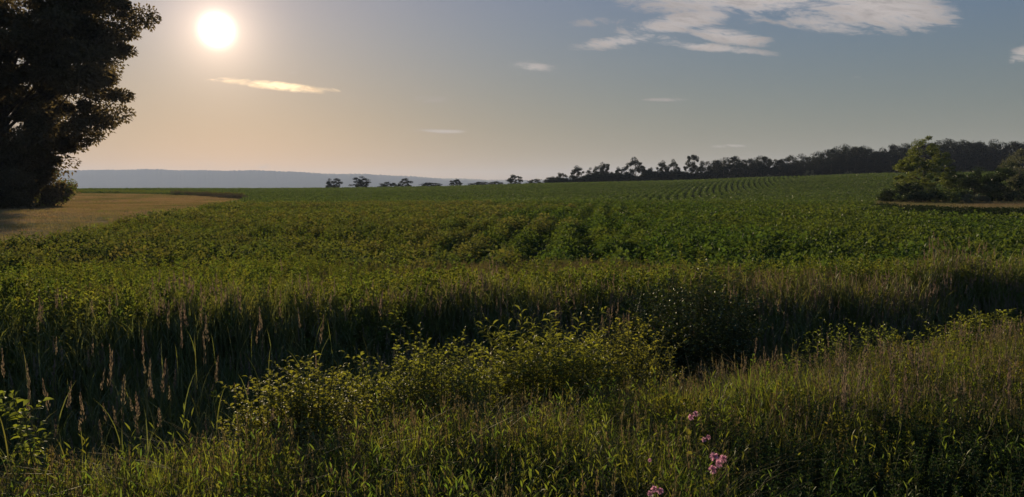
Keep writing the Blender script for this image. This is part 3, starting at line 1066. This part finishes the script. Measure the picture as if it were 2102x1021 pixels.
for i, (px, d, H, hw, kd, lab) in enumerate(HT):
    Hk, prof, ncl, nl, cr = kinds[kd]
    v = i % 3
    H += .1 if i < 11 else 1.0
    hw *= .9
    s = (hw / 4.0 * rs.uniform(.85, 1.15), hw / 4.0, H / Hk)
    loc = gl(px, d, -.3)
    nm = 'hedge_bush' if kd == 'low' else 'field_tree'
    if (kd, v) not in src:
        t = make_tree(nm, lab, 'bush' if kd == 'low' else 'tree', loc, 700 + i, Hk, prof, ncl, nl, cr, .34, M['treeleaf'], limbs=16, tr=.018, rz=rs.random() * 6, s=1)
        t.scale = s
        src[(kd, v)] = t
    else:
        t = copy_tree(src[(kd, v)], loc, rs.random() * 6.28, s)
        t.name = nm
    tag(t, lab, 'bush' if kd == 'low' else 'tree', 'bushes and trees along the far field edge')
xs = np.linspace(1128, 1470, 75) + rng.normal(size=75) * 2
dd = 270 + rng.random(75) * 6
tk, cr = tree_parts(790, 3, [(.05, 1.6), (1.2, 1.9), (2.2, 1.5), (2.9, .4)], 40, 3000, .5, .3, None, 5, .02)
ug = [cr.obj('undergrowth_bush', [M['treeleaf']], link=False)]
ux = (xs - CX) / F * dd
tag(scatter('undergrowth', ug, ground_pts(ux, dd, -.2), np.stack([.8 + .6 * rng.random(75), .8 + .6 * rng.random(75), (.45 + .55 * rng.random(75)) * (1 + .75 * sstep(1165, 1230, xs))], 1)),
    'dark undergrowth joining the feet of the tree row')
# pale bushes on the crest in front of the wood
for i, (px, d, H, hw, lab) in enumerate([
        (1546, 262, 1.5, 2.4, 'small pale bush on the crest, leftmost one before the wood'),
        (1578, 262, 1.9, 1.5, 'small round pale bush second from the left before the wood'),
        (1659, 262, 3.3, 1.9, 'tallest round grey-green bush on the crest before the wood'),
        (1695, 266, 1.5, 3.4, 'long low pale bush right of the tallest crest bush'),
        (1738, 264, 2.7, 1.3, 'narrow grey-green bush on the crest left of the yellow-green tree'),
        (1790, 264, 1.7, 2.6, 'low pale bush on the crest beside the yellow-green tree')]):
    Hk, prof, ncl, nl, cr = kinds['low']
    if i == 0:
        t = pal = make_tree('pale_bush', lab, 'bush', gl(px, d, -.2), 760, Hk, prof, 40, 2600, 1.0, .4, M['palebush'], limbs=6, tr=.018)
        t.scale = (hw / 4, hw / 4, H / Hk)
    else:
        t = copy_tree(pal, gl(px, d, -.2), i * 1.1, (hw / 4, hw / 4, H / Hk))
    tag(t, lab, 'bush', 'pale bushes on the crest before the wood')

# the wood: one mass, its trees instanced
wt = []
for i in range(6):
    tk, cr = tree_parts(800 + i, 16, [(1.0, 3.2), (4, 4.2), (9, 4.6), (13, 3.4), (15.6, 1.2)], 60, 5200, 1.35, .5, None, 8, .014)
    mb = MB()
    for V_ in tk.V: mb.V.append(V_)
    mb.F += tk.F; mb.M += tk.M; mb.n = tk.n
    off = mb.n
    mb.V += cr.V; mb.F += [f + off for f in cr.F]; mb.M += [m_ + 1 for m_ in cr.M]; mb.n += cr.n
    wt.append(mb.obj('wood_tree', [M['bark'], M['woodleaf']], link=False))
skx = [1430, 1470, 1500, 1550, 1600, 1650, 1690, 1715, 1760, 1800, 1840, 1880, 1950, 2000, 2050, 2102, 2500]
sky_ = [336, 328, 323, 324, 324, 318, 313, 303, 299, 305, 297, 296, 289, 291, 291, 294, 292]
pts, ss = [], []
for rowd in (272, 278, 286, 296, 308):
    px = 1442.0
    while px < 2380:
        px += 22 * (.6 + .8 * rs.random())
        d = rowd + rs.uniform(-3, 3)
        x, y, z = gl(px, d, -.5)
        topz = EYE + (HY - np.interp(px, skx, sky_) + rs.uniform(-7, 3)) / F * d
        if rowd < 275: topz = z + (topz - z) * rs.uniform(.6, .9)
        sh = max(.2, (topz - z) / 16)
        pts.append((x, y, z)); ss.append((sh * rs.uniform(.8, 1.15) * .85 + .08, sh * .85 + .08, sh))
tag(scatter('woodland', wt, np.array(pts), np.array(ss), tilt=.02), 'dark mixed wood behind the crest of the field')

# ------------------------------------------------------------------ things: shrubs and flowers in the foreground
def weed_clump(name, label, px, d, H, wide, stems, leafL, leafW, seed, leafm='shrub', deep=.45, flowers=0, nper=26, cat='shrub'):
    r = np.random.default_rng(seed)
    x0, y0 = (px - CX) / F * d, d
    z0 = float(terr(x0, y0))
    root = empty(name, (x0, y0, z0))
    tag(root, label, cat)
    H = H - z0                    # H given as height of the top above field level
    st, fo, fl = MB(), MB(), MB()
    for k in range(stems):
        a, q = r.random() * 6.283, r.random() ** .5
        b = np.array([math.cos(a) * q * wide * .75, math.sin(a) * q * deep * .75, 0])
        b[2] = float(terr(x0 + b[0], y0 + b[1])) - z0
        h = (H - b[2]) * (1 - .26 * q ** 2) * (.86 + .15 * r.random())
        out = unit(np.array([b[0] / wide, b[1] / deep, 0]) + r.normal(size=3) * [.3, .3, 0])
        tip = b + out * h * .20 * r.random() + [0, 0, h]
        mid = (b + tip) / 2 + [0, 0, .03]
        tube(st, [b, mid, tip], [.005, .004, .0018], 0, 5)
        t = np.sqrt(np.linspace(.05, 1, nper))
        an = np.arange(nper) * 2.4 + r.random() * 6
        el = .1 + .8 * t ** 4
        dr = np.stack([np.cos(an) * np.cos(el), np.sin(an) * np.cos(el), np.sin(el)], 1)
        L = leafL * (1.1 - .3 * t) * (.75 + .5 * r.random(nper))
        pp = np.where(t[:, None] < .5, b + (mid - b) * t[:, None] * 2, mid + (tip - mid) * (t[:, None] * 2 - 1))
        leaves(fo, pp, dr, L, leafW * L / leafL, 0, True, r, droop=.45)
        for j in range(4):                               # side shoots
            tb = .45 + .5 * r.random()
            bb = b + (tip - b) * tb
            sa = r.random() * 6.283
            sd = np.array([math.cos(sa) * .8, math.sin(sa) * .8, .7])
            se = bb + sd * h * .16
            tube(st, [bb, se], [.0025, .001], 0, 3)
            nn = 9
            tq = np.linspace(.2, 1, nn)
            an = np.arange(nn) * 2.4 + sa
            dr = unit(np.stack([np.cos(an), np.sin(an), .3 + 0 * an], 1) + sd * tq[:, None])
            leaves(fo, bb + (se - bb) * tq[:, None], dr, leafL * .75, leafW * .75, 0, True, r, droop=.4)
    st.obj('stems', [M['weedstem']], root)
    fo.obj('foliage', [M[leafm]], root)
    if flowers:
        a, q = r.random(flowers) * 6.283, r.random(flowers) ** .5
        c = np.stack([np.cos(a) * q * wide, np.sin(a) * q * deep, H * (.55 + .42 * r.random(flowers)) * (1 - .2 * q)], 1)
        for j in range(5):
            aa = j * 1.257
            dr = np.stack([np.full(flowers, math.cos(aa)), np.full(flowers, math.sin(aa)), np.full(flowers, .5)], 1)
            leaves(fl, c, dr, .008, .007, 0, False, r, droop=0)
        fl.obj('blossom', [M['white']], root)
    return root


weed_clump('leafy_shrub', 'olive leafy shrub at the left end of the near clumps, beside the dark ditch', 610, 4.35, .84, .36, 105, .055, .018, 31, deep=.3, nper=34)
weed_clump('leafy_shrub', 'long rounded yellow-green shrub left of centre with a dark hollow below', 860, 5.0, .90, .50, 155, .055, .018, 32, deep=.3, nper=34)
weed_clump('leafy_shrub', 'bright long-leaved shrub at the centre with drooping narrow leaf tips', 1120, 5.7, .90, .50, 120, .11, .018, 33, deep=.35, nper=30)
weed_clump('leafy_shrub', 'fine-leaved shrub joining the bright centre shrub to the dark rose bush', 1275, 6.2, .84, .42, 105, .055, .018, 34, deep=.35, nper=32, flowers=14)
weed_clump('rose_bush', 'big dark rounded bush dotted with tiny white blossoms, right of centre', 1425, 7.7, 1.05, .66, 120, .06, .032, 35, 'bush', .6, flowers=40, nper=34, cat='bush')
weed_clump('leafy_shrub', 'low bright green clump on the ditch edge right of the rose bush', 1790, 7.4, .55, .85, 110, .060, .018, 36, deep=.3)
weed_clump('leafy_shrub', 'yellow-green clump on the ditch edge at the right frame side', 2040, 7.6, .62, .75, 110, .060, .018, 37, deep=.35)
weed_clump('goldenrod', 'single tall leafy weed with broad pale leaves at the lower left corner', 72, 3.55, .93, .07, 3, .075, .026, 38, 'shrub', .05, nper=16, cat='weed')
weed_clump('leafy_weed', 'short yellow-green leafy weed below the pale seed heads, lower left', 68, 3.0, .62, .08, 5, .06, .02, 39, 'shrub', .06, nper=16, cat='weed')

# pale seed heads against the dark ditch (each stalk a thing)
r = np.random.default_rng(77)
extra = [(40, 700), (95, 790), (175, 870), (220, 820), (248, 790), (290, 860), (330, 870), (345, 800), (395, 700), (430, 740), (350, 655), (372, 610), (410, 640),
         (432, 600), (445, 640), (520, 640), (535, 700), (600, 620), (610, 700), (650, 680), (665, 620), (15, 860), (60, 845), (700, 600), (720, 640), (385, 770), (265, 740), (160, 770)]
sh_src = None
SH = [(20, 760), (128, 815), (150, 812), (205, 815), (232, 850), (278, 800), (312, 838), (362, 815), (187, 845), (298, 705), (305, 770), (338, 640), (362, 700),
      (78, 715), (100, 640), (405, 590), (388, 630), (420, 660), (462, 625), (505, 700), (560, 640), (565, 680), (625, 640), (632, 600), (590, 560), (500, 620), (445, 690), (520, 870), (480, 820)]
for i, (px, py) in enumerate(SH + extra):
    py = py + r.normal() * 8
    d = float(np.interp(py, [560, 700, 860], [8.0, 5.6, 3.75])) + r.normal() * .12
    tp = P(px, py - 14, d)
    zg = float(terr(tp[0], tp[1]))
    hgt = tp[2] - zg
    if i < 3:
        root = empty('seed_stalk', (tp[0], tp[1], zg)); a = MB(); b = MB()
        ln = (.03, .10, -.07)[i]
        tube(a, [(0, 0, 0), (ln * .2, 0, .5), (ln, .01, 1.0)], [.0022, .002, .0012], 0, 5)
        blades(a, np.array([[0, 0, .2], [0.01, 0, .45], [.01, 0, .6]]), np.array([1., 3., 5.]), .5, .3, .009, 0, 5, 1, r)
        a.obj('stem', [M['reed']], root)
        panicle(b, (ln * .2, 0, .5), (ln * 1.1, .01, 1.06), (.11, .085, .13)[i], (.014, .010, .022)[i], r, 0, (60, 40, 46)[i])
        b.obj('seed_head', [M['panicle']], root)
        sh_src = (sh_src or []) + [root]
    else:
        root = copy_tree(sh_src[i % 3], (tp[0], tp[1], zg), r.random() * 6.28, (1, 1, 1))
    root.scale = (.9, .9, hgt)
    root.rotation_euler[0] = r.normal() * .07
    root.rotation_euler[1] = r.normal() * .07
    tag(root, 'pale feathery seed head on a thin stalk against the dark ditch, left of centre', 'grass stalk', 'pale seed heads before the dark ditch')


# pink mallow
def flower(mb, core, c, rad, nrm, r):
    nrm = unit(np.array(nrm, float))
    a = unit(np.cross(nrm, [.2, .3, 1])); b = np.cross(nrm, a)
    for j in range(5):
        th = j * 1.2566 + r.random() * .2
        for w in (-.35, 0, .35):
            d = a * math.cos(th + w) + b * math.sin(th + w) + nrm * .35
            leaves(mb, np.array([c]), np.array([d]), rad * (1 - .12 * abs(w)), rad * .62, 0, True, r, droop=.05)
    tube(core, [np.array(c), np.array(c) + nrm * rad * .5], [rad * .10, rad * .06], 0, 6)


def mallow(label, base, tip, blooms, seed):
    r = np.random.default_rng(seed)
    base, tip = np.array(base), np.array(tip)
    root = empty('pink_mallow', base)
    tag(root, label, 'flower', 'pink mallows in the verge')
    st, lf = MB(), MB()
    mid = (tip - base) * .5 + [.02, 0, .02]
    tube(st, [np.zeros(3), mid, tip - base], [.004, .003, .0015], 0, 6)
    n = 60
    t = .15 + .85 * r.random(n)
    an = r.random(n) * 6.283
    dr = np.stack([np.cos(an), np.sin(an), .4 + 0 * an], 1)
    leaves(lf, (tip - base) * t[:, None] + dr * .012, dr, .024, .013, 0, True, r, droop=.3)
    st.obj('stem', [M['weedstem']], root)
    lf.obj('leaves', [M['verge2']], root)
    for (c, rad) in blooms:
        rad *= .8
        f, k = MB(), MB()
        nrm = (r.normal() * .4, -1, .45 + r.normal() * .2)
        flower(f, k, np.array(c) - base, rad, nrm, r)
        tube(st, [np.zeros(3), np.zeros(3) + .001], [.001, .001], 0, 3)
        fo = f.obj('blossom', [M['petal']], root)
        k.obj('centre', [M['petalcore']], fo)
    return root


d0 = 2.55
pb = P(1492, 1150, d0)
mallow('pink mallow with a full cluster of four blossoms, lower right of centre', (pb[0], pb[1], .1), P(1418, 838, d0),
       [(P(1466, 938, d0 - .03), .022), (P(1484, 942, d0 - .02), .021), (P(1474, 952, d0 - .04), .021), (P(1463, 964, d0 - .03), .021),
        (P(1418, 856, d0 - .02), .016), (P(1428, 850, d0 - .02), .014), (P(1444, 903, d0 - .02), .013), (P(1454, 897, d0 - .02), .012)], 5)
pb = P(1345, 1190, d0)
mallow('second pink mallow at the bottom edge, left of the clustered one', (pb[0], pb[1], .1), P(1345, 985, d0),
       [(P(1342, 1004, d0 - .03), .018), (P(1356, 1008, d0 - .02), .016), (P(1334, 1014, d0 - .03), .015), (P(1334, 945, d0), .009)], 6)

# ------------------------------------------------------------------ haze
hz = MB()
s, b, t = 9800.0, -30.0, 215.0
V = [(-s, -s, b), (s, -s, b), (s, s, b), (-s, s, b), (-s, -s, t), (s, -s, t), (s, s, t), (-s, s, t)]
hz.add(V, [(0, 3, 2, 1), (4, 5, 6, 7), (0, 1, 5, 4), (1, 2, 6, 5), (2, 3, 7, 6), (3, 0, 4, 7)])
hm = bpy.data.materials.new('haze')
hm.use_nodes = True
hm.node_tree.nodes.clear()
T = NT(hm.node_tree)
pv = T.n('ShaderNodeVolumePrincipled')
pv.inputs['Color'].default_value = (.58, .70, .95, 1)
pv.inputs['Density'].default_value = 0.0001
pv.inputs['Anisotropy'].default_value = 0.1
om = T.n('ShaderNodeOutputMaterial')
T.put(om.inputs['Volume'], pv.outputs[0])
tag(hz.obj('haze', [hm]), kind='stuff')
